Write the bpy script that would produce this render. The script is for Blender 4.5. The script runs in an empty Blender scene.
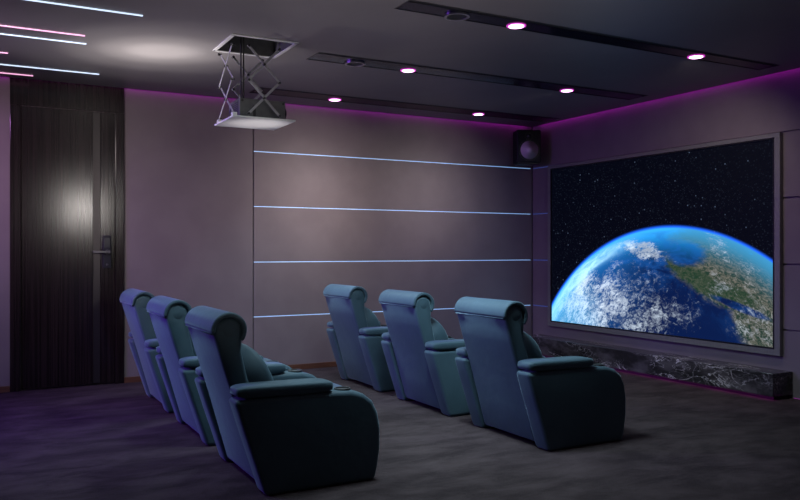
import bpy, bmesh, math, random
from mathutils import Vector, Matrix
R = math.radians
SC = bpy.context.scene
COL = SC.collection

# ---------------------------------------------------------------- camera
cam_d = bpy.data.cameras.new('camera')
cam_d.lens = 35.0; cam_d.sensor_width = 36.0; cam_d.clip_start = 0.05
cam = bpy.data.objects.new('camera', cam_d); COL.objects.link(cam)
cam.location = (0, 0, 1.25); cam.rotation_euler = (R(90), 0, R(-28.65))
SC.camera = cam

# ---------------------------------------------------------------- view, world, lights
SC.view_settings.view_transform = 'Standard'
SC.view_settings.look = 'None'
SC.view_settings.gamma = 1.0
SC.view_settings.use_curve_mapping = False
SC.view_settings.exposure = 0.0
w = bpy.data.worlds.new('world'); SC.world = w; w.use_nodes = True
w.node_tree.nodes['Background'].inputs[0].default_value = (0.5, 0.45, 0.6, 1)
w.node_tree.nodes['Background'].inputs[1].default_value = 0.0

def area(name, loc, target, sx, sy, energy, col, spread=180):
    l = bpy.data.lights.new(name, 'AREA'); l.shape = 'RECTANGLE'; l.size = sx; l.size_y = sy
    l.energy = energy; l.color = col; l.spread = R(spread)
    o = bpy.data.objects.new(name, l); COL.objects.link(o); o.location = loc
    o.rotation_euler = (Vector(target) - Vector(loc)).to_track_quat('-Z', 'Y').to_euler()
    return o
def spot(name, loc, target, energy, col, size, blend=1.0, radius=0.04):
    l = bpy.data.lights.new(name, 'SPOT'); l.energy = energy; l.color = col
    l.spot_size = R(size); l.spot_blend = blend; l.shadow_soft_size = radius
    o = bpy.data.objects.new(name, l); COL.objects.link(o); o.location = loc
    o.rotation_euler = (Vector(target) - Vector(loc)).to_track_quat('-Z', 'Y').to_euler()
    return o

CEIL = 2.76
WA0 = 7.66
DL = [(3.196, 4.218), (4.937, 4.218), (3.192, 5.70), (4.913, 5.70), (3.169, 7.165), (4.908, 7.165)]
# the six ceiling downlights of the room
for i, (x, y) in enumerate(DL):
    if i in (2, 3):    # the middle row is tilted towards the long wall
        for cone, k in ((26, 0.30), (44, 0.42), (70, 0.38)):   # bright core, soft skirt
            spot('downlight_beam', (x, y, CEIL - 0.02), ((3.14, 4.50)[i - 2], WA0, (1.70, 1.72)[i - 2]), (300, 185)[i - 2] * k, (1.0, 0.90, 0.84), cone, radius=0.06)
        spot('downlight_beam', (x, y, CEIL - 0.02), (x, y, 0), (14, 26)[i - 2], (0.78, 0.84, 1.0), 100)
    else:
        spot('downlight_beam', (x, y, CEIL - 0.02), (x, y, 0), [16, 10, 0, 0, 8, 6][i], (0.72, 0.86, 1.0), 100)
# lamp at the rear of the room, beyond the frame, mirrored in the door
area('rear_lamp', (1.78, -0.3, 2.02), (0.85, 7.66, 1.7), 0.36, 0.36, 1.1, (1.0, 0.93, 0.88), 30)
# unseen area light added to wash the long wall in a warm tone
area('wall_fill', (-1.1, 4.8, 2.70), (1.9, 7.66, 1.6), 1.2, 0.8, 20, (1.0, 0.86, 0.86), 66)
spot('screen_wall_beam', (4.89, 4.21, 2.74), (6.02, 5.3, 1.2), 55, (1.0, 0.90, 0.84), 110)
# unseen violet area light added left of the frame, for the chair backs
area('left_violet_fill', (-1.5, 6.3, 1.9), (1.3, 5.9, 0.6), 1.2, 1.4, 38, (0.28, 0.08, 1.0), 100)
area('row_fill', (2.35, 4.05, 2.72), (2.9, 4.4, 0.5), 0.6, 0.8, 50, (0.62, 0.88, 1.0), 110)  # unseen area light, added to brighten the front row
area('row_fill', (2.4, 6.6, 2.72), (2.9, 6.0, 0.5), 0.6, 0.8, 37, (0.62, 0.88, 1.0), 110)  # second added light, for the far end of the front row
area('rear_row_fill', (0.55, 4.6, 2.72), (1.2, 4.9, 0.6), 0.6, 1.6, 24, (0.60, 0.90, 1.0), 130)  # unseen, added for the tops of the back row
area('room_fill', (2.8, 0.6, 2.7), (3.6, 2.6, 0.0), 2.4, 1.6, 5.5, (0.95, 0.84, 1.0))  # weak general fill, an added light without a fixture
area('ceiling_fill', (1.5, 2.5, 0.08), (1.6, 3.5, CEIL), 1.6, 0.8, 11, (1.0, 0.92, 0.93), 84)  # unseen area light near the floor, added to brighten the ceiling
# unseen spots added left of the frame for the glow on the ceiling
for cone, e_ in ((11, 450), (19, 430), (32, 240), (55, 90)):
    spot('ceiling_glow_beam', (-0.15, 7.1, 0.35), (1.24, 6.06, CEIL), e_, (1.0, 0.95, 0.91), cone)
# unseen spot added to tint the bit of wall left of the door purple
spot('wall_purple_beam', (-0.9, 6.5, 2.6), (0.05, 7.66, 1.9), 60, (0.75, 0.25, 1.0), 60)
spot('lift_plate_fill', (2.35, 4.9, 0.4), (1.84, 5.56, 2.19), 120, (1.0, 0.95, 0.95), 16)  # unseen spot added below the lift to light the underside of its plate
spot('wall_blue_fill', (3.9, 3.0, 2.7), (5.2, 7.66, 1.05), 120, (0.22, 0.30, 1.0), 40)  # unseen spot added for the blue tint low on the long wall

# ---------------------------------------------------------------- node maths
class V:
    def __init__(s, nt, k): s.nt = nt; s.k = k
    def _m(s, op, *a, clamp=False):
        n = s.nt.nodes.new('ShaderNodeMath'); n.operation = op; n.use_clamp = clamp
        for i, q in enumerate((s,) + a):
            if isinstance(q, V): s.nt.links.new(q.k, n.inputs[i])
            else: n.inputs[i].default_value = q
        return V(s.nt, n.outputs[0])
    def __add__(s, o): return s._m('ADD', o)
    def __radd__(s, o): return s._m('ADD', o)
    def __sub__(s, o): return s._m('SUBTRACT', o)
    def __rsub__(s, o): return s._m('MULTIPLY', -1.0)._m('ADD', o)
    def __mul__(s, o): return s._m('MULTIPLY', o)
    def __rmul__(s, o): return s._m('MULTIPLY', o)
    def __truediv__(s, o): return s._m('DIVIDE', o)
    def max(s, o): return s._m('MAXIMUM', o)
    def min(s, o): return s._m('MINIMUM', o)
    def sqrt(s): return s._m('SQRT')
    def pow(s, o): return s._m('POWER', o)
    def ss(s, a, b):
        """smoothstep: 0 at a, 1 at b (a may exceed b)"""
        n = s.nt.nodes.new('ShaderNodeMapRange'); n.interpolation_type = 'SMOOTHSTEP'
        s.nt.links.new(s.k, n.inputs[0])
        if a < b: n.inputs[1].default_value = a; n.inputs[2].default_value = b; return V(s.nt, n.outputs[0])
        n.inputs[1].default_value = b; n.inputs[2].default_value = a
        return 1.0 - V(s.nt, n.outputs[0])
def newmat(name):
    m = bpy.data.materials.new(name); m.use_nodes = True
    nt = m.node_tree; b = nt.nodes['Principled BSDF']
    return m, nt, b
def simple(name, col, rough=0.5, metal=0.0, emis=None, strength=0, spec=0.5):
    m, nt, b = newmat(name)
    b.inputs['Base Color'].default_value = (*col, 1); b.inputs['Roughness'].default_value = rough
    b.inputs['Metallic'].default_value = metal; b.inputs['Specular IOR Level'].default_value = spec
    if emis: b.inputs['Emission Color'].default_value = (*emis, 1); b.inputs['Emission Strength'].default_value = strength
    return m
def objcoord(nt, scale=(1, 1, 1)):
    t = nt.nodes.new('ShaderNodeTexCoord'); mp = nt.nodes.new('ShaderNodeMapping')
    mp.inputs['Scale'].default_value = scale; nt.links.new(t.outputs['Object'], mp.inputs[0]); return mp.outputs[0]
def noise(nt, vec, scale, detail=4, rough=0.55, dist=0.0):
    n = nt.nodes.new('ShaderNodeTexNoise'); n.inputs['Scale'].default_value = scale
    n.inputs['Detail'].default_value = detail; n.inputs['Roughness'].default_value = rough; n.inputs['Distortion'].default_value = dist
    nt.links.new(vec, n.inputs['Vector']); return V(nt, n.outputs[0])
def mix(nt, f, a, b):
    n = nt.nodes.new('ShaderNodeMix'); n.data_type = 'RGBA'
    if isinstance(f, V): nt.links.new(f.k, n.inputs[0])
    else: n.inputs[0].default_value = f
    for i, q in ((6, a), (7, b)):
        if isinstance(q, tuple): n.inputs[i].default_value = (*q, 1)
        else: nt.links.new(q, n.inputs[i])
    return n.outputs[2]
def bump(nt, b, h, strength, dist=0.01):
    n = nt.nodes.new('ShaderNodeBump'); n.inputs['Strength'].default_value = strength; n.inputs['Distance'].default_value = dist
    nt.links.new(h.k, n.inputs['Height']); nt.links.new(n.outputs[0], b.inputs['Normal'])
def noisy(name, c1, c2, scale, rough, stretch=(1, 1, 1), bumps=0.0, bscale=None, spec=0.5, lo=0.35, hi=0.65, metal=0, detail=5):
    m, nt, b = newmat(name); v = objcoord(nt, stretch); f = noise(nt, v, scale, detail)
    nt.links.new(mix(nt, f.ss(lo, hi), c1, c2), b.inputs['Base Color'])
    b.inputs['Roughness'].default_value = rough; b.inputs['Specular IOR Level'].default_value = spec; b.inputs['Metallic'].default_value = metal
    if bumps: bump(nt, b, noise(nt, v, bscale or scale, 3), bumps)
    return m

M = {}
M['wall'] = noisy('wall_paint', (0.150, 0.122, 0.132), (0.165, 0.135, 0.145), 3, 0.55, bumps=0.05, bscale=160, spec=0.35)
M['ceiling'] = noisy('ceiling_paint', (0.225, 0.208, 0.210), (0.242, 0.225, 0.227), 2, 0.40, spec=0.4)
M['dark_gap'] = simple('shadow_gap_paint', (0.02, 0.018, 0.02), 0.8)
M['baseboard'] = noisy('baseboard_wood', (0.07, 0.028, 0.016), (0.11, 0.045, 0.025), 6, 0.45, (1, 6, 20))
M['strip_glass'] = simple('black_glass', (0.012, 0.013, 0.018), 0.12, spec=0.6)
M['panel_gloss'] = simple('dark_blue_gloss', (0.010, 0.011, 0.024), 0.12, 0.0, spec=0.15)
M['strip_metal'] = simple('black_metal', (0.012, 0.012, 0.014), 0.35, 0.3)
M['grille'] = noisy('speaker_grille', (0.01, 0.01, 0.012), (0.03, 0.03, 0.032), 220, 0.6, lo=0.45, hi=0.5)
M['chrome'] = simple('chrome', (0.62, 0.62, 0.64), 0.28, 1.0)
M['downlight'] = simple('downlight_glass', (1, 0.7, 1), 0.3, emis=(1.0, 0.55, 0.96), strength=6.0)
M['down_ring'] = simple('downlight_ring_glow', (0.5, 0.1, 0.45), 0.4, emis=(0.75, 0.06, 0.62), strength=0.7)  # emission stands in for the bloom around the lens
M['led_white'] = simple('led_cool_white', (0.8, 0.9, 1), 0.4, emis=(0.62, 0.78, 1.0), strength=1.15)
M['led_line'] = simple('led_line_blue', (0.6, 0.75, 1), 0.4, emis=(0.26, 0.50, 0.86), strength=0.62)
M['led_pink'] = simple('led_pink', (1, 0.7, 0.9), 0.4, emis=(1.0, 0.45, 0.75), strength=1.1)
M['led_cove'] = simple('led_magenta', (0.8, 0.1, 0.8), 0.4, emis=(0.62, 0.02, 0.72), strength=4.8)
M['led_ledge'] = simple('led_magenta_soft', (0.8, 0.1, 0.8), 0.4, emis=(0.62, 0.02, 0.60), strength=2.4)
M['led_floor'] = simple('led_magenta_faint', (0.3, 0.05, 0.3), 0.4, emis=(0.30, 0.02, 0.30), strength=0.5)
M['led_dim'] = simple('led_dim_blue', (0.1, 0.15, 0.4), 0.4, emis=(0.10, 0.16, 0.50), strength=0.16)
M['lift_metal'] = noisy('lift_metal', (0.32, 0.32, 0.33), (0.40, 0.40, 0.41), 30, 0.42, metal=0.35)
M['lift_dark'] = simple('lift_dark_joint', (0.02, 0.02, 0.022), 0.5)
M['plate'] = simple('white_lacquer', (0.72, 0.71, 0.70), 0.4)
M['projector'] = noisy('projector_grey', (0.10, 0.10, 0.103), (0.12, 0.12, 0.122), 20, 0.5)
M['frame'] = noisy('brushed_frame', (0.18, 0.18, 0.165), (0.21, 0.21, 0.19), 12, 0.36, (1, 20, 1), metal=0.3)
M['frame_edge'] = simple('frame_lip', (0.02, 0.02, 0.022), 0.3, 0.4)
M['black_plastic'] = simple('black_plastic', (0.009, 0.009, 0.011), 0.5, spec=0.3)
M['cone'] = simple('woofer_cone', (0.60, 0.48, 0.56), 0.5)
M['lock'] = simple('lock_black', (0.012, 0.012, 0.018), 0.45, spec=0.25)
M['handle'] = simple('handle_dark_chrome', (0.09, 0.085, 0.10), 0.3, 0.9)

# teal upholstery
m, nt, b = newmat('teal_upholstery'); v = objcoord(nt)
nt.links.new(mix(nt, noise(nt, v, 2.5, 4).ss(0.3, 0.7), (0.038, 0.068, 0.090), (0.052, 0.090, 0.116)), b.inputs['Base Color'])
b.inputs['Roughness'].default_value = 0.62; b.inputs['Specular IOR Level'].default_value = 0.3
b.inputs['Sheen Weight'].default_value = 0.35; b.inputs['Sheen Roughness'].default_value = 0.4; b.inputs['Sheen Tint'].default_value = (0.55, 0.75, 0.85, 1)
bump(nt, b, noise(nt, v, 9, 2) * 0.8 + noise(nt, v, 300, 1) * 0.06, 0.35, 0.01)
M['teal'] = m
# carpet
m, nt, b = newmat('carpet'); v = objcoord(nt, (1, 1, 1)); v2 = objcoord(nt, (1.0, 2.0, 1))
f = noise(nt, v2, 2.4, 7, 0.66, 0.3)
c = mix(nt, f.ss(0.32, 0.70), (0.021, 0.0135, 0.0145), (0.060, 0.041, 0.043))
g = noise(nt, v, 130, 2)
nt.links.new(mix(nt, g.ss(0.3, 0.75) * 0.35, c, (0.072, 0.052, 0.056)), b.inputs['Base Color'])
b.inputs['Roughness'].default_value = 0.95; b.inputs['Specular IOR Level'].default_value = 0.1
bump(nt, b, noise(nt, v, 14, 5) + g * 0.4, 0.5, 0.02)
M['carpet'] = m
# door wood
m, nt, b = newmat('door_wood'); v = objcoord(nt, (60, 60, 0.5))
f = noise(nt, v, 1.5, 6, 0.6)
nt.links.new(mix(nt, f.ss(0.3, 0.7), (0.005, 0.0035, 0.0035), (0.018, 0.012, 0.012)), b.inputs['Base Color'])
b.inputs['Roughness'].default_value = 0.17; b.inputs['Specular IOR Level'].default_value = 0.32
M['door'] = m
M['door_glass'] = simple('door_inlay', (0.05, 0.045, 0.045), 0.33, 0.7)
# marble
m, nt, b = newmat('black_marble'); v = objcoord(nt, (1, 0.55, 1.3))
wv = noise(nt, v, 3.2, 8, 0.62, 1.6); d = (wv - 0.5)._m('ABSOLUTE')
patch = noise(nt, v, 2.6, 3).ss(0.42, 0.60)
wv2 = noise(nt, v, 9.0, 6, 0.6, 1.0); d2 = (wv2 - 0.5)._m('ABSOLUTE')
vein = (d.ss(0.010, 0.0) * patch).max(d2.ss(0.010, 0.0) * patch * 0.45)
base = mix(nt, noise(nt, v, 6, 5).ss(0.4, 0.7), (0.020, 0.018, 0.019), (0.085, 0.074, 0.078))
nt.links.new(mix(nt, vein, base, (0.75, 0.68, 0.68)), b.inputs['Base Color'])
b.inputs['Roughness'].default_value = 0.18
M['marble'] = m

# the film picture on the screen: planet over a starry sky
def screen_material():
    m, nt, b = newmat('screen_image')
    tc = nt.nodes.new('ShaderNodeTexCoord'); sp = nt.nodes.new('ShaderNodeSeparateXYZ'); nt.links.new(tc.outputs['Object'], sp.inputs[0])
    u = V(nt, sp.outputs[1]) * -1.0           # object origin = lower left corner, picture runs along -y
    z = V(nt, sp.outputs[2])
    cu, cz, RR = 1.773, -1.114, 2.190
    ex = (u - cu) / RR; ez = (z - cz) / RR
    r = (ex * ex + ez * ez).sqrt()
    nz = (1.0 - ex * ex - ez * ez).max(0.0004).sqrt()
    cb = nt.nodes.new('ShaderNodeCombineXYZ')
    for i, q in enumerate((ex, ez, nz)): nt.links.new(q.k, cb.inputs[i])
    s = cb.outputs[0]
    # warp of the outlines
    wn = noise(nt, s, 7, 5, 0.6) - 0.5; wn2 = noise(nt, s, 26, 4, 0.6) - 0.5
    def ell(a, c_, ra, rc, ang=0.0, soft=0.35, warp=0.9):
        ca, sa = math.cos(R(ang)), math.sin(R(ang))
        du = u - a; dz = z - c_
        p = (du * ca + dz * sa) / ra; q = (dz * ca - du * sa) / rc
        dd = (p * p + q * q).sqrt() + wn * warp + wn2 * (warp * 0.6)
        return dd.ss(1.0 + soft, 1.0 - soft)
    E_ = LAND_BLOBS
    fine = noise(nt, s, 44, 9, 0.74, 0.9)
    big = noise(nt, s, 7.5, 8, 0.62, 0.6)
    # sea
    sea = mix(nt, nz.ss(0.58, 0.14), (0.001, 0.007, 0.045), (0.012, 0.26, 0.70))
    sea = mix(nt, ell(0.55, 0.55, 0.75, 0.65, 20, 0.6, 0.5) * 0.55, sea, (0.01, 0.09, 0.32))
    sea = mix(nt, big.ss(0.42, 0.66) * nz.ss(0.85, 0.4) * 0.6, sea, (0.008, 0.09, 0.36))
    # land
    land = None
    for e in E_['land']: q = ell(*e); land = q if land is None else land.max(q)
    for e in E_['water']: land = land * (1.0 - ell(*e))
    tone = mix(nt, fine.ss(0.40, 0.60), (0.010, 0.028, 0.020), (0.11, 0.105, 0.085))
    green = None
    for e in E_['green']: q = ell(*e); green = q if green is None else green.max(q)
    tone = mix(nt, green * 0.65, tone, (0.008, 0.030, 0.012))
    tone = mix(nt, nz.ss(0.55, 0.22), tone, (0.03, 0.16, 0.26))
    c = mix(nt, land, sea, tone)
    # clouds
    dens = None
    for e, k in E_['cloud']: q = ell(*e) * k; dens = q if dens is None else dens.max(q)
    cl = (fine * 0.62 + big * 0.38)
    cm = (cl + dens * 0.26 - 0.13).ss(0.49, 0.645)
    cm = cm * (dens * 0.9 + 0.15)._m('MINIMUM', 1.0)
    spk = noise(nt, s, 60, 3, 0.7).ss(0.66, 0.74) * 0.5
    cm = cm.max(spk * dens.max(0.12))
    cc = mix(nt, u.ss(1.9, 0.3) * 0.6 + noise(nt, s, 15, 4, 0.6).ss(0.4, 0.65) * 0.4, (0.22, 0.26, 0.33), (0.74, 0.86, 0.98))
    c = mix(nt, cm * 0.95, c, cc)
    # haze of the rim: cyan, strongest on the left
    left = u.ss(2.6, 0.2)
    c = mix(nt, nz.ss(0.44, 0.02) * (left * 0.70 + 0.30), c, (0.05, 0.42, 0.95))
    c = mix(nt, (nz.ss(0.42, 0.30) * nz.ss(0.10, 0.25)) * u.ss(1.5, 0.6) * (big.ss(0.35, 0.6) * 0.6 + 0.2), c, (0.42, 0.82, 1.0))
    c = mix(nt, ell(0.12, 0.12, 0.45, 0.55, 60, 0.7, 0.4) * 0.45, c, (0.12, 0.50, 0.85))
    # outside: stars and blue glow
    vo = nt.nodes.new('ShaderNodeTexVoronoi'); vo.inputs['Scale'].default_value = 17; nt.links.new(tc.outputs['Object'], vo.inputs['Vector'])
    sx = nt.nodes.new('ShaderNodeSeparateXYZ'); nt.links.new(vo.outputs['Color'], sx.inputs[0])
    star = V(nt, vo.outputs['Distance']).ss(0.16, 0.04) * V(nt, sx.outputs[0]).pow(3.0)
    vo2 = nt.nodes.new('ShaderNodeTexVoronoi'); vo2.inputs['Scale'].default_value = 42; nt.links.new(tc.outputs['Object'], vo2.inputs['Vector'])
    star = star.max(V(nt, vo2.outputs['Distance']).ss(0.3, 0.1) * 0.13)
    sky = mix(nt, star * 0.42, (0.0004, 0.0009, 0.0028), (0.13, 0.18, 0.28))
    glow = r.ss(1.017, 1.0)
    sky = mix(nt, glow * glow, sky, (0.01, 0.10, 0.75))
    c = mix(nt, r.ss(1.003, 0.992), sky, c)
    b.inputs['Base Color'].default_value = (0.005, 0.005, 0.006, 1); b.inputs['Roughness'].default_value = 0.5
    b.inputs['Specular IOR Level'].default_value = 0.05
    nt.links.new(c, b.inputs['Emission Color']); b.inputs['Emission Strength'].default_value = 1.5
    return m
# outlines on the picture, in metres from its lower left corner: (u, z, ra, rz, angle, soft, warp)
LAND_BLOBS = {
    'land': [(2.45, 0.55, 0.72, 0.22, -20, 0.15, 0.5), (2.85, 0.42, 0.36, 0.50, 0, 0.15, 0.5), (2.38, 0.82, 0.55, 0.20, -18, 0.3, 0.6),
             (1.92, 0.69, 0.20, 0.07, -30, 0.2, 0.5)],
    'water': [(1.98, 0.82, 0.24, 0.115, -5, 0.28, 0.7), (2.60, 0.335, 0.30, 0.035, -16, 0.25, 0.25)],
    'green': [(2.15, 0.56, 0.34, 0.10, -24, 0.3, 0.5), (2.50, 0.45, 0.30, 0.07, -12, 0.3, 0.5), (1.83, 0.71, 0.2, 0.06, -30, 0.3, 0.4)],
    'cloud': [((0.75, 0.25, 0.95, 0.42, 12, 0.7, 0.5), 0.75), ((0.35, 0.45, 0.5, 0.45, 40, 0.6, 0.4), 0.85), ((1.42, 0.86, 0.34, 0.10, -10, 0.7, 1.5), 0.95), ((1.0, 0.62, 0.30, 0.22, 20, 0.7, 1.2), 0.5), ((2.40, 1.04, 0.60, 0.045, -22, 0.6, 0.8), 0.7),
              ((1.55, 0.18, 0.62, 0.25, 15, 0.8, 1.0), 0.72), ((2.36, 0.94, 0.34, 0.10, -58, 0.7, 1.4), 0.62), ((2.6, 0.55, 0.45, 0.28, -15, 0.6, 1.2), 0.42),
              ((2.78, 0.20, 0.32, 0.24, 0, 0.6, 1.2), 0.50), ((0.75, 0.85, 0.55, 0.12, 38, 0.6, 0.5), 0.6)],
}

# ---------------------------------------------------------------- builders
def link(name, me, m, parent=None, loc=(0, 0, 0)):
    o = bpy.data.objects.new(name, me); COL.objects.link(o)
    if m is not None: me.materials.append(m)
    o.location = loc
    if parent is not None: o.parent = parent
    return o
def obj(name, bm, m, parent=None, loc=(0, 0, 0), smooth=False, bev=0, seg=3, sub=0):
    bmesh.ops.recalc_face_normals(bm, faces=bm.faces)
    me = bpy.data.meshes.new(name); bm.to_mesh(me); bm.free()
    if smooth:
        for p in me.polygons: p.use_smooth = True
    o = link(name, me, m, parent, loc)
    if bev:
        q = o.modifiers.new('bevel', 'BEVEL'); q.width = bev; q.segments = seg; q.limit_method = 'ANGLE'; q.angle_limit = R(30); q.harden_normals = False
    if sub:
        q = o.modifiers.new('sub', 'SUBSURF'); q.levels = sub; q.render_levels = sub
    return o
def box(bm, x0, x1, y0, y1, z0, z1, mat=None):
    mt = Matrix.Translation(((x0 + x1) / 2, (y0 + y1) / 2, (z0 + z1) / 2)) @ Matrix.Diagonal((abs(x1 - x0), abs(y1 - y0), abs(z1 - z0), 1))
    if mat is not None: mt = mat @ mt
    bmesh.ops.create_cube(bm, size=1, matrix=mt)
    return bm
def B(*a): return box(bmesh.new(), *a)
def cyl(bm, r1, r2, h, mat, n=32, cap=True):
    bmesh.ops.create_cone(bm, cap_ends=cap, segments=n, radius1=r1, radius2=r2, depth=h, matrix=mat); return bm
def bar(bm, a, c, wd, th, nrm):
    """flat bar from a to c, wd wide in its plane, th thick along nrm"""
    a = Vector(a); c = Vector(c); d = (c - a); L = d.length; d.normalize(); n = Vector(nrm); s = d.cross(n)
    mt = Matrix((( *d, 0), (*s, 0), (*n, 0), (0, 0, 0, 1))).transposed(); mt.translation = (a + c) / 2
    bmesh.ops.create_cube(bm, size=1, matrix=mt @ Matrix.Diagonal((L + wd, wd, th, 1))); return bm
def prof(bm, pts, y0, y1):
    """polygon in x,z extruded along y"""
    a = [bm.verts.new((p[0], y0, p[1])) for p in pts]; c = [bm.verts.new((p[0], y1, p[1])) for p in pts]
    bm.faces.new(a); bm.faces.new(list(reversed(c)))
    n = len(pts)
    for i in range(n): bm.faces.new((a[i], c[i], c[(i + 1) % n], a[(i + 1) % n]))
    return bm
def puff(bm, c, s, e=0.45, rot=0.0, nu=28, nv=16, e2=None):
    """superellipsoid cushion, centre c, half sizes s, rot about y"""
    e2 = e if e2 is None else e2
    pw = lambda q, k: math.copysign(abs(q) ** k, q)
    rm = Matrix.Translation(c) @ Matrix.Rotation(rot, 4, 'Y')
    rows = []
    for j in range(nv + 1):
        ph = -math.pi / 2 + math.pi * j / nv; row = []
        if j in (0, nv): row = [bm.verts.new(rm @ Vector((0, 0, s[2] * math.copysign(1, ph))))]
        else:
            for i in range(nu):
                th = 2 * math.pi * i / nu
                row.append(bm.verts.new(rm @ Vector((s[0] * pw(math.cos(ph), e2) * pw(math.cos(th), e), s[1] * pw(math.cos(ph), e2) * pw(math.sin(th), e), s[2] * pw(math.sin(ph), e2)))))
        rows.append(row)
    for j in range(nv):
        A, C_ = rows[j], rows[j + 1]
        for i in range(nu):
            k = (i + 1) % nu
            if len(A) == 1: bm.faces.new((A[0], C_[k], C_[i]))
            elif len(C_) == 1: bm.faces.new((A[i], A[k], C_[0]))
            else: bm.faces.new((A[i], A[k], C_[k], C_[i]))
    return bm
def tag(o, label=None, cat=None, group=None, kind=None):
    if label: o['label'] = label
    if cat: o['category'] = cat
    if group: o['group'] = group
    if kind: o['kind'] = kind
    return o
def empty(name, loc, rz=0):
    o = bpy.data.objects.new(name, None); COL.objects.link(o); o.location = loc; o.rotation_euler = (0, 0, rz); o.empty_display_size = 0.1; return o
def struct(name, bm, m, **k): return tag(obj(name, bm, m, **k), kind='structure')
def copy_tree(o, parent=None):
    c = o.copy(); COL.objects.link(c)
    if parent is not None: c.parent = parent
    for ch in list(o.children): copy_tree(ch, c)
    return c

# ---------------------------------------------------------------- room shell
WA, WB = 7.66, 6.055          # long wall (y), screen wall (x)
X0, Y0, TOP = -2.2, -2.4, 2.98
struct('floor', B(X0 - .1, WB + .1, Y0 - .1, WA + .1, -0.1, 0), M['carpet'])
# ceiling slab hangs 5 cm clear of the two visible walls; pocket of the lift and the three light channels stay open
bm = bmesh.new()
G = 0.055
CH = [(2.30, 5.77, 4.085, 4.285), (2.30, 5.77, 5.50, 5.76), (2.30, 5.90, 6.95, 7.24)]
HO = (1.575, 2.06, 5.32, 5.83)
xs = sorted({X0, WB - G, 2.30, 5.77, 5.90, HO[0], HO[1]}); ys = sorted({Y0, WA - G, 4.085, 4.285, 5.50, 5.76, 6.95, 7.24, HO[2], HO[3]})
holes = CH + [HO]
for i in range(len(xs) - 1):
    for j in range(len(ys) - 1):
        cx, cy = (xs[i] + xs[i + 1]) / 2, (ys[j] + ys[j + 1]) / 2
        if any(h[0] < cx < h[1] and h[2] < cy < h[3] for h in holes): continue
        box(bm, xs[i], xs[i + 1], ys[j], ys[j + 1], CEIL, CEIL + 0.09)
bmesh.ops.remove_doubles(bm, verts=bm.verts, dist=1e-4)
struct('ceiling', bm, M['ceiling'])
struct('ceiling_slab', B(X0 - .1, WB + .1, Y0 - .1, WA + .1, TOP, TOP + .1), M['ceiling'])

ZL = [0.568, 1.127, 1.694, 2.256]
gh = 0.007
# long wall with door: plain part, then a field of four LED lines
bm = bmesh.new()
box(bm, X0 - .1, WB + .1, WA + 0.02, WA + 0.1, 0, TOP)
box(bm, X0, 0.27, WA, WA + .02, 0, TOP)
box(bm, 1.228, 2.478, WA, WA + .02, 0, TOP)
zz = [0] + [q for z_ in ZL for q in (z_ - gh, z_ + gh)] + [TOP]
for k in range(0, len(zz), 2): box(bm, 2.492, WB - 0.02, WA, WA + .02, zz[k], zz[k + 1])
struct('wall_left', bm, M['wall'], bev=0.002, seg=1)
bm = bmesh.new()
box(bm, WB + 0.02, WB + 0.1, Y0 - .1, WA + 0.1, 0, TOP)
for k in range(0, len(zz), 2): box(bm, WB, WB + .02, Y0, WA, zz[k], zz[k + 1])
struct('wall_front', bm, M['wall'], bev=0.002, seg=1)
struct('wall_back', B(X0 - .1, X0, Y0 - .1, WA + .1, 0, TOP), M['wall'])
struct('wall_right', B(X0 - .1, WB + .1, Y0 - .1, Y0, 0, TOP), M['wall'])
bm = bmesh.new(); box(bm, X0, 0.268, WA - 0.012, WA, 0, 0.055); box(bm, 1.23, WB, WA - 0.012, WA, 0, 0.055)
struct('baseboard_left', bm, M['baseboard'], bev=0.003, seg=2)

# LED lines of the long wall
nm = ['lowest', 'second lowest', 'second highest', 'highest']
desc = ['glowing bluish white light line running behind the chair backs, lowest on the long wall',
        'glowing bluish white light line on the long wall, first one above the chair tops',
        'glowing bluish white light line on the long wall, one below the topmost line',
        'glowing bluish white light line on the long wall, topmost, just under the speaker']
for i, z_ in enumerate(ZL):
    o = obj('wall_light_line', B(2.493, WB - 0.03, WA + 0.004, WA + 0.014, z_ - 0.0038, z_ + 0.0038), M['led_line'])
    tag(o, desc[i], 'led strip', 'light lines on the long wall')
desc2 = ['dim blue line low on the screen wall between corner and screen', 'dim blue line on the screen wall just below mid height left of screen',
         'dim blue line on the screen wall above mid height left of screen', 'dim blue line near the screen top corner on the screen wall']
for i, z_ in enumerate(ZL):
    o = obj('wall_light_line', B(WB + 0.004, WB + 0.014, 7.24, WA - 0.005, z_ - 0.0055, z_ + 0.0055), M['led_dim'])
    tag(o, desc2[i], 'led strip', 'dim light lines left of the screen')

# door
d = tag(empty('door_1', (0.75, WA, 0)), kind='structure')
L = lambda x: x - 0.75
fr = bmesh.new()
box(fr, L(.27), L(.355), -0.015, 0.04, 0, 2.53); box(fr, L(1.150), L(1.228), -0.015, 0.04, 0, 2.53); box(fr, L(.27), L(1.228), -0.015, 0.04, 2.534, 2.85)
obj('door_frame', fr, M['door'], d, bev=0.003, seg=2)
lf = bmesh.new(); box(lf, L(.359), L(.955), -0.004, 0.035, 0.012, 2.528); box(lf, L(1.019), L(1.146), -0.004, 0.035, 0.012, 2.528); box(lf, L(.955), L(1.019), 0.004, 0.035, .012, 2.528)
leaf = obj('door_leaf', lf, M['door'], d, bev=0.002, seg=1)
obj('inlay_strip', B(L(.958), L(1.016), 0.0, 0.006, 0.02, 2.52), M['door_glass'], d)
lk = bmesh.new(); box(lk, L(1.038), L(1.112), -0.03, -0.004, 1.08, 1.385)
lock = obj('door_lock', lk, M['lock'], d, bev=0.008)
bm = bmesh.new(); box(bm, L(1.050), L(1.100), -0.034, -0.029, 1.27, 1.365); obj('keypad', bm, M['strip_glass'], lock, bev=0.002)
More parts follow.
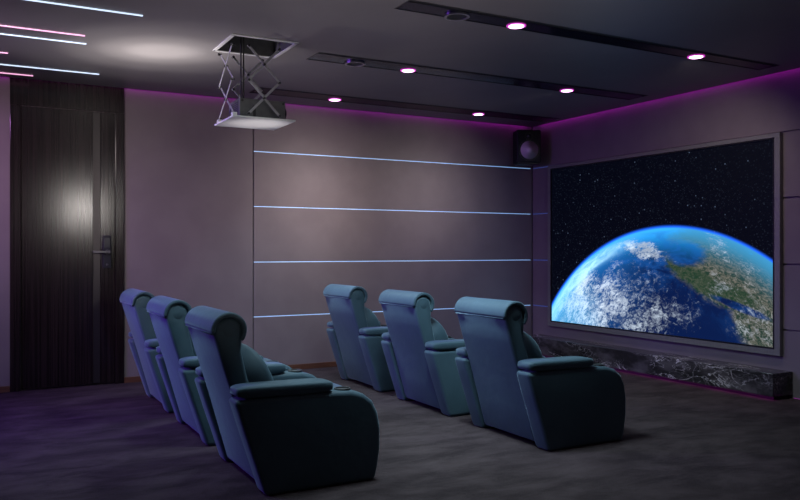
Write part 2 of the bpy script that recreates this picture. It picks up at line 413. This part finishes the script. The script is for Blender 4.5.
bm = bmesh.new(); cyl(bm, 0.010, 0.010, 0.02, Matrix.Translation((L(1.075), -0.03, 1.115)) @ Matrix.Rotation(R(90), 4, 'X')); obj('key_cylinder', bm, M['handle'], lock)
bm = bmesh.new(); cyl(bm, 0.022, 0.022, 0.05, Matrix.Translation((L(1.078), -0.05, 1.232)) @ Matrix.Rotation(R(90), 4, 'X'))
box(bm, L(.945), L(1.092), -0.082, -0.062, 1.220, 1.244)
tag(obj('door_handle', bm, M['handle'], lock, bev=0.005), 'chrome lever handle')

# cove LED strips above the ceiling edge (on the slab's edge, facing the walls)
o = obj('cove_light_strip', B(X0 + .1, WB - 0.1, WA - G + 0.001, WA - G + 0.009, CEIL + .03, CEIL + .06), M['led_cove'])
tag(o, 'magenta glowing light strip hidden above the ceiling edge along the long wall', 'led strip')
o = obj('cove_light_strip', B(WB - G + 0.001, WB - G + 0.009, Y0 + .1, WA - 0.15, CEIL + .03, CEIL + .06), M['led_cove'])
tag(o, 'magenta glowing light strip hidden above the ceiling edge along the screen wall', 'led strip')

# ---------------------------------------------------------------- ceiling channels, downlights, round grilles
chl = ['black recessed ceiling channel nearest the camera, cut by the top of the picture', 'black recessed ceiling channel in the middle of the three', 'black recessed ceiling channel closest to the long wall']
ZP = CEIL + 0.001
for i, (a, b_, c_, e_) in enumerate(CH):
    t = tag(empty('ceiling_channel', ((a + b_) / 2, (c_ + e_) / 2, CEIL)), chl[i], 'light channel', 'black light channels in the ceiling')
    hx, hy = (b_ - a) / 2, (e_ - c_) / 2
    bm = bmesh.new(); q = 0.008
    box(bm, -hx, hx, -hy, -hy + q, -0.002, 0.03); box(bm, -hx, hx, hy - q, hy, -0.002, 0.03)
    box(bm, -hx, -hx + q, -hy + q, hy - q, -0.002, 0.03); box(bm, hx - q, hx, -hy + q, hy - q, -0.002, 0.03)
    obj('channel_rim', bm, M['strip_metal'], t)
    obj('glossy_panel', B(-hx + q, hx - q, -hy + 0.05, hy - q, 0.001, 0.013), M['panel_gloss'], t)
    obj('slot', B(-hx + q, hx - q, -hy + q, -hy + 0.05, 0.004, 0.010), M['dark_gap'], t)
dll = ['glowing magenta downlight at the top edge of the picture, beside a round grille', 'glowing magenta downlight nearest the upper right, above the screen',
       'glowing magenta downlight in the middle channel, nearer the projector', 'glowing magenta downlight in the middle channel, nearer the screen',
       'glowing magenta downlight just right of the hanging projector, by the long wall', 'glowing magenta downlight by the long wall, nearest the corner speaker']
def ring(bm, ro, ri, h, z0, n=40):
    A = [[bm.verts.new((r_ * math.cos(2 * math.pi * i / n), r_ * math.sin(2 * math.pi * i / n), z_)) for i in range(n)] for r_, z_ in ((ro, z0), (ro, z0 + h), (ri, z0 + h), (ri, z0))]
    for k in range(4):
        for i in range(n): j = (i + 1) % n; bm.faces.new((A[k][i], A[k][j], A[(k + 1) % 4][j], A[(k + 1) % 4][i]))
    return bm
dproto = empty('downlight', (0, 0, 0))
obj('glow_trim_ring', ring(bmesh.new(), 0.066, 0.052, 0.005, -0.004), M['down_ring'], dproto, smooth=False)  # trim made to glow in place of lens bloom
bm = bmesh.new(); cyl(bm, 0.051, 0.051, 0.008, Matrix.Translation((0, 0, -0.002))); obj('lens', bm, M['downlight'], dproto)
for i, (x, y) in enumerate(DL):
    o = dproto if i == 0 else copy_tree(dproto)
    o.location = (x, y, ZP - 0.002); tag(o, dll[i], 'downlight', 'magenta ceiling downlights')
for i, (x, y) in enumerate([(2.721, 4.218), (2.692, 5.688)]):
    if i == 0:
        gp = empty('round_ceiling_grille', (0, 0, 0))
        obj('grille_rim', ring(bmesh.new(), 0.082, 0.066, 0.012, -0.012), M['chrome'], gp)
        bm = bmesh.new(); cyl(bm, 0.067, 0.067, 0.006, Matrix.Translation((0, 0, -0.004))); obj('grille_mesh', bm, M['grille'], gp)
        o = gp
    else: o = copy_tree(gp)
    o.location = (x, y, ZP - 0.0005)
    tag(o, ['round dark grille with bright rim in the ceiling channel at the top edge', 'round dark grille in the left end of the middle ceiling channel'][i], 'grille', 'round grilles in the ceiling channels')

# light bars in the ceiling above the door
LB = [(5.186, 0.947, 'w', 'cool white ceiling light bar, nearest the camera and cut by the top'),
      (5.868, 0.679, 'p', 'glowing pink light bar in the ceiling, the longest of the pink bars'),
      (6.095, 0.714, 'w', 'glowing cool white light bar running close behind the long pink bar'),
      (6.670, 0.222, 'p', 'glowing pink light bar of which only a short stub shows at the left edge'),
      (7.096, 0.933, 'w', 'glowing cool white light bar in the ceiling, nearest the door head'),
      (7.433, 0.441, 'p', 'glowing pink light bar in the ceiling, right above the door at the left edge')]
for y, x1, k, lb in LB:
    o = obj('ceiling_light_bar', B(-1.6, x1, y - 0.0065, y + 0.0065, CEIL - 0.006, CEIL + 0.004), M['led_white' if k == 'w' else 'led_pink'])
    tag(o, lb, 'light bar', 'light bars in the ceiling above the door')

# ---------------------------------------------------------------- projector lift and projector
t = tag(empty('projector_lift', (1.82, 5.575, CEIL)), 'metal scissor lift hanging from a square white rimmed ceiling opening, with a white bottom plate', 'projector lift')
hx, hy = (HO[1] - HO[0]) / 2, (HO[3] - HO[2]) / 2
bm = bmesh.new(); q = 0.006
box(bm, -hx - q, hx + q, -hy - q, -hy + 0.022, -0.008, 0.0); box(bm, -hx - q, hx + q, hy - 0.022, hy + q, -0.008, 0.0)
box(bm, -hx - q, -hx + 0.022, -hy, hy, -0.008, 0); box(bm, hx - 0.022, hx + q, -hy, hy, -0.008, 0)
tag(obj('opening_trim', bm, M['plate'], t, bev=0.002, seg=1), 'white square trim')
bm = bmesh.new()
box(bm, -hx, hx, -hy, -hy + 0.006, 0.0, 0.21); box(bm, -hx, hx, hy - 0.006, hy, 0.0, 0.21); box(bm, -hx, -hx + 0.006, -hy, hy, 0, 0.21); box(bm, hx - 0.006, hx, -hy, hy, 0, 0.21)
box(bm, -hx, hx, -hy, hy, 0.205, 0.215)
obj('pocket_lining', bm, M['projector'], t)
obj('bottom_plate', B(-0.238, 0.232, -0.235, 0.240, -0.575, -0.562), M['plate'], t, bev=0.003, seg=2)
ST = [-0.05, -0.295, -0.535]
def scissor(kind, c, a0, a1, off=0.006):
    """scissor ladder in a plane of constant y ('y') or constant x ('x')"""
    P_ = (lambda a, z_, o_: (a, c + o_, z_)) if kind == 'y' else (lambda a, z_, o_: (c + o_, a, z_))
    nrm = (0, 1, 0) if kind == 'y' else (1, 0, 0)
    for k in range(2):
        for s_ in (0, 1):
            A_, B_ = (a0, a1) if s_ == 0 else (a1, a0)
            bm = bmesh.new(); o_ = off * (1 if s_ else -1)
            bar(bm, P_(A_, ST[k], o_), P_(B_, ST[k + 1], o_), 0.018, 0.006, nrm)
            ob = obj('scissor_arm', bm, M['lift_metal'], t, bev=0.002, seg=1)
            mt = Matrix.Rotation(R(90), 4, 'X') if kind == 'y' else Matrix.Rotation(R(90), 4, 'Y')
            pv = [P_(B_, ST[k + 1], 0)]
            if s_: pv.append(P_((a0 + a1) / 2, (ST[k] + ST[k + 1]) / 2, 0))
            if k == 0: pv.append(P_(A_, ST[0], 0))
            for p in pv:
                obj('pivot', cyl(bmesh.new(), 0.009, 0.009, 0.028, Matrix.Translation(p) @ mt, 16), M['lift_dark'], ob)
scissor('y', -0.180, -0.105, 0.125)
scissor('y', 0.200, -0.105, 0.125)
scissor('x', -0.215, -0.16, 0.17)
for y_ in (-0.195, 0.170):
    obj('plate_bracket', B(-0.232, -0.198, y_ - 0.022, y_ + 0.022, -0.562, -0.537), M['plate'], t, bev=0.004, seg=2)
for x_ in (-0.10, -0.080):
    obj('lift_cable', cyl(bmesh.new(), 0.0055, 0.0055, 0.60, Matrix.Translation((x_, 0.02, -0.10)), 10), M['lift_dark'], t)

t = tag(empty('projector', (1.845, 5.60, 2.198)), 'boxy grey projector standing on the white plate of the ceiling lift', 'projector')
obj('casing', B(-0.175, 0.175, -0.135, 0.14, 0.012, 0.150), M['projector'], t, bev=0.006)
for x_ in (-0.155, 0.155):
    obj('corner_screw', cyl(bmesh.new(), 0.009, 0.009, 0.006, Matrix.Translation((x_, -0.137, 0.132)) @ Matrix.Rotation(R(90), 4, 'X'), 14), M['lift_dark'], t)
obj('cable_inlet', B(-0.075, -0.055, -0.139, -0.134, 0.02, 0.10), M['lift_dark'], t)
bm = bmesh.new(); cyl(bm, 0.045, 0.045, 0.05, Matrix.Translation((0.19, 0, 0.08)) @ Matrix.Rotation(R(90), 4, 'Y')); obj('projector_lens', bm, M['strip_glass'], t)
bm = bmesh.new()
for k in range(7): box(bm, -0.1765, -0.1745, -0.10, 0.10, 0.035 + k * 0.014, 0.042 + k * 0.014)
obj('side_vent', bm, M['lift_dark'], t)
for sx in (-0.13, 0.13):
    for sy in (-0.1, 0.1): obj('foot', cyl(bmesh.new(), 0.012, 0.012, 0.013, Matrix.Translation((sx, sy, 0.0062)), 14), M['lift_dark'], t)

# ---------------------------------------------------------------- screen
SY0, SY1, SZ0, SZ1 = 4.311, 7.263, 0.400, 2.215     # picture area
XS = 6.020
t = tag(empty('cinema_screen', (XS, SY1, SZ0)), 'wide wall mounted screen showing a blue planet over starry space', 'screen')
FW = 0.054; H_ = SZ1 - SZ0; W_ = SY1 - SY0
bm = bmesh.new()
box(bm, -0.012, 0.034, -W_ - FW, FW, -FW, 0.0); box(bm, -0.012, 0.034, -W_ - FW, FW, H_, H_ + FW * 0.7)
box(bm, -0.012, 0.034, -W_ - FW, -W_, 0, H_); box(bm, -0.012, 0.034, 0, FW, 0, H_)
obj('screen_frame', bm, M['frame'], t, bev=0.002, seg=1)
bm = bmesh.new(); e = 0.012
box(bm, -0.014, 0.0, -W_, 0, 0, e); box(bm, -0.014, 0, -W_, 0, H_ - e, H_); box(bm, -0.014, 0, -W_, -W_ + e, e, H_ - e); box(bm, -0.014, 0, -e, 0, e, H_ - e)
obj('inner_lip', bm, M['frame_edge'], t)
M['screen'] = screen_material()
obj('screen_panel', B(0.0, 0.02, -W_, 0, 0, H_), M['screen'], t)

# marble ledge
LX = 5.795
t = tag(empty('marble_ledge', (LX, 4.17, 0)), 'long low black marble ledge with white veins under the screen', 'ledge')
obj('marble_block', B(0, WB - LX - 0.003, 0, 3.35, 0.030, 0.224), M['marble'], t, bev=0.003, seg=2)
obj('plinth', B(0.05, WB - LX - 0.003, 0.03, 3.32, 0.0, 0.030), M['dark_gap'], t)
tag(obj('glow_strip', B(0.015, 0.045, 0.01, 3.34, 0.0292, 0.0310), M['led_ledge'], t), 'magenta light strip under the marble')
o = obj('floor_glow_strip', B(WB - 0.004, WB - 0.001, 2.2, 4.16, 0.001, 0.004), M['led_floor'])
tag(o, 'thin magenta light strip at the wall foot right of the marble ledge', 'led strip')

# ---------------------------------------------------------------- speaker in the corner
t = tag(empty('wall_speaker', (5.80, 7.47, 2.27), R(-22)), 'small black box speaker high in the corner by the screen', 'speaker')
obj('cabinet', B(-0.145, 0.145, -0.15, 0.05, 0.015, 0.40), M['black_plastic'], t, bev=0.012)
rx = Matrix.Rotation(R(90), 4, 'X')
bm = bmesh.new(); ring(bm, 0.128, 0.108, 0.012, 0); bm.transform(Matrix.Translation((0, -0.150, 0.16)) @ rx); obj('woofer_surround', bm, M['strip_metal'], t)
bm = bmesh.new(); cyl(bm, 0.045, 0.108, 0.03, Matrix.Translation((0, -0.148, 0.16)) @ rx); bmesh.ops.create_uvsphere(bm, u_segments=20, v_segments=10, radius=0.04, matrix=Matrix.Translation((0, -0.152, 0.16)))
obj('woofer_cone', bm, M['cone'], t, smooth=True)
bm = bmesh.new(); ring(bm, 0.05, 0.03, 0.008, 0); bm.transform(Matrix.Translation((0, -0.150, 0.325)) @ rx); obj('tweeter_ring', bm, M['strip_metal'], t)
bm = bmesh.new(); bmesh.ops.create_uvsphere(bm, u_segments=20, v_segments=10, radius=0.03, matrix=Matrix.Translation((0, -0.145, 0.325))); obj('tweeter', bm, M['strip_glass'], t, smooth=True)
bm = bmesh.new(); box(bm, -0.12, 0.12, -0.13, 0.06, 0.0, 0.015); box(bm, -0.05, 0.05, 0.05, 0.085, 0.0, 0.25); obj('bracket', bm, M['strip_metal'], t)

# ---------------------------------------------------------------- recliners (facing the screen, local x forward, y across)
def recliner():
    t = empty('recliner', (0, 0, 0)); T = M['teal']
    hw = 0.283
    # rear shell
    pts = [(0.005, 0.03), (-0.055, 0.24), (-0.115, 0.45), (-0.182, 0.66), (-0.228, 0.815), (-0.215, 0.88), (-0.15, 0.905), (-0.09, 0.875), (-0.076, 0.79), (-0.078, 0.72), (-0.045, 0.58), (0.03, 0.40), (0.12, 0.10), (0.13, 0.03)]
    obj('back_shell', prof(bmesh.new(), pts, -hw, hw), T, t, smooth=True, bev=0.022, seg=4)
    # hood that wraps over the top
    cx, cz, ro, th = -0.147, 0.838, 0.095, 0.026
    def arc(r_, a0, a1, n): return [(cx + r_ * math.cos(R(a0 + (a1 - a0) * i / n)), cz + r_ * 0.97 * math.sin(R(a0 + (a1 - a0) * i / n))) for i in range(n + 1)]
    out = [(-0.240, 0.826)] + arc(ro, 176, -42, 20); inn = arc(ro - th, -42, 176, 20) + [(-0.217, 0.826)]
    obj('headrest_hood', prof(bmesh.new(), out + inn, -hw - 0.006, hw + 0.006), T, t, smooth=True, bev=0.011, seg=4)
    # piping at the rear seam
    bm = bmesh.new(); cyl(bm, 0.006, 0.006, 2 * hw - 0.02, Matrix.Translation((-0.233, 0, 0.823)) @ Matrix.Rotation(R(90), 4, 'X'), 12); obj('piping', bm, T, t, smooth=True)
    # head roll inside the hood
    n = 28; bm = bmesh.new()
    ring_ = [(-hw - 0.002, 0.0), (-hw - 0.001, 0.03), (-hw + 0.012, 0.060), (-hw + 0.04, 0.073), (0, 0.076), (hw - 0.04, 0.073), (hw - 0.012, 0.060), (hw + 0.001, 0.03), (hw + 0.002, 0.0)]
    rows = []
    for y_, r_ in ring_:
        if r_ == 0: rows.append([bm.verts.new((cx, y_, cz))])
        else: rows.append([bm.verts.new((cx + r_ * math.cos(2 * math.pi * i / n), y_, cz + r_ * math.sin(2 * math.pi * i / n))) for i in range(n)])
    for A, C_ in zip(rows, rows[1:]):
        for i in range(n):
            k = (i + 1) % n
            if len(A) == 1: bm.faces.new((A[0], C_[i], C_[k]))
            elif len(C_) == 1: bm.faces.new((A[i], A[k], C_[0]))
            else: bm.faces.new((A[i], A[k], C_[k], C_[i]))
    obj('head_roll', bm, T, t, smooth=True)
    # plump back cushion, two stitched halves
    bm = puff(bmesh.new(), (0.022, 0, 0.555), (0.094, 0.262, 0.20), 0.40, R(-24), e2=0.85)
    bc = obj('back_cushion', bm, T, t, smooth=True)
    obj('seat_cushion', puff(bmesh.new(), (0.33, 0, 0.36), (0.31, 0.272, 0.10), 0.28, R(-2), e2=0.45), T, t, smooth=True)
    obj('footrest', prof(bmesh.new(), [(0.56, 0.04), (0.53, 0.30), (0.62, 0.32), (0.645, 0.26), (0.635, 0.04)], -0.272, 0.272), T, t, smooth=True, bev=0.02, seg=3)
    for s in (-1, 1):
        yc = 0.355 * s
        ap = [(0.0, 0.001), (-0.055, 0.17), (-0.108, 0.33), (-0.162, 0.500), (0.10, 0.502), (0.37, 0.500), (0.485, 0.494), (0.555, 0.472), (0.608, 0.430), (0.640, 0.365), (0.656, 0.28), (0.655, 0.17), (0.640, 0.07), (0.622, 0.001)]
        a = obj('armrest', prof(bmesh.new(), ap, yc - 0.070, yc + 0.070), T, t, smooth=True, bev=0.026, seg=5)
        bm = puff(bmesh.new(), (0.115, yc, 0.533), (0.268, 0.075, 0.034), 0.30, R(0.8), e2=0.5)
        obj('arm_pad', bm, T, a, smooth=True)
        bm = bmesh.new(); ring(bm, 0.045, 0.036, 0.012, 0.493); bm.transform(Matrix.Translation((0.455, yc, 0)))
        cup = obj('cup_holder', bm, M['lift_dark'], a, bev=0.003, seg=2)
        bm = bmesh.new(); cyl(bm, 0.037, 0.037, 0.004, Matrix.Translation((0.455, yc, 0.4975))); obj('cup_bottom', bm, M['black_plastic'], cup)
    return t
seats = [(1.30, 4.230, 'dark teal padded recliner nearest the camera, at the bottom centre'),
         (1.30, 5.365, 'dark teal padded recliner in the middle of the back row on the left'),
         (1.30, 6.510, 'dark teal padded recliner nearest the door, far end of the back row'),
         (3.10, 4.230, 'dark teal padded recliner in the front row closest to the screen and marble ledge'),
         (3.10, 5.365, 'dark teal padded recliner in the middle of the front row'),
         (3.10, 6.510, 'dark teal padded recliner at the far end of the front row, by the long wall')]
rp = recliner()
for i, (x, y, lb) in enumerate(seats):
    o = rp if i == 0 else copy_tree(rp)
    o.location = (x + (0.012 if x > 2 else -0.01), y - 0.03, 0)
    tag(o, lb, 'recliner', 'teal home cinema recliners')
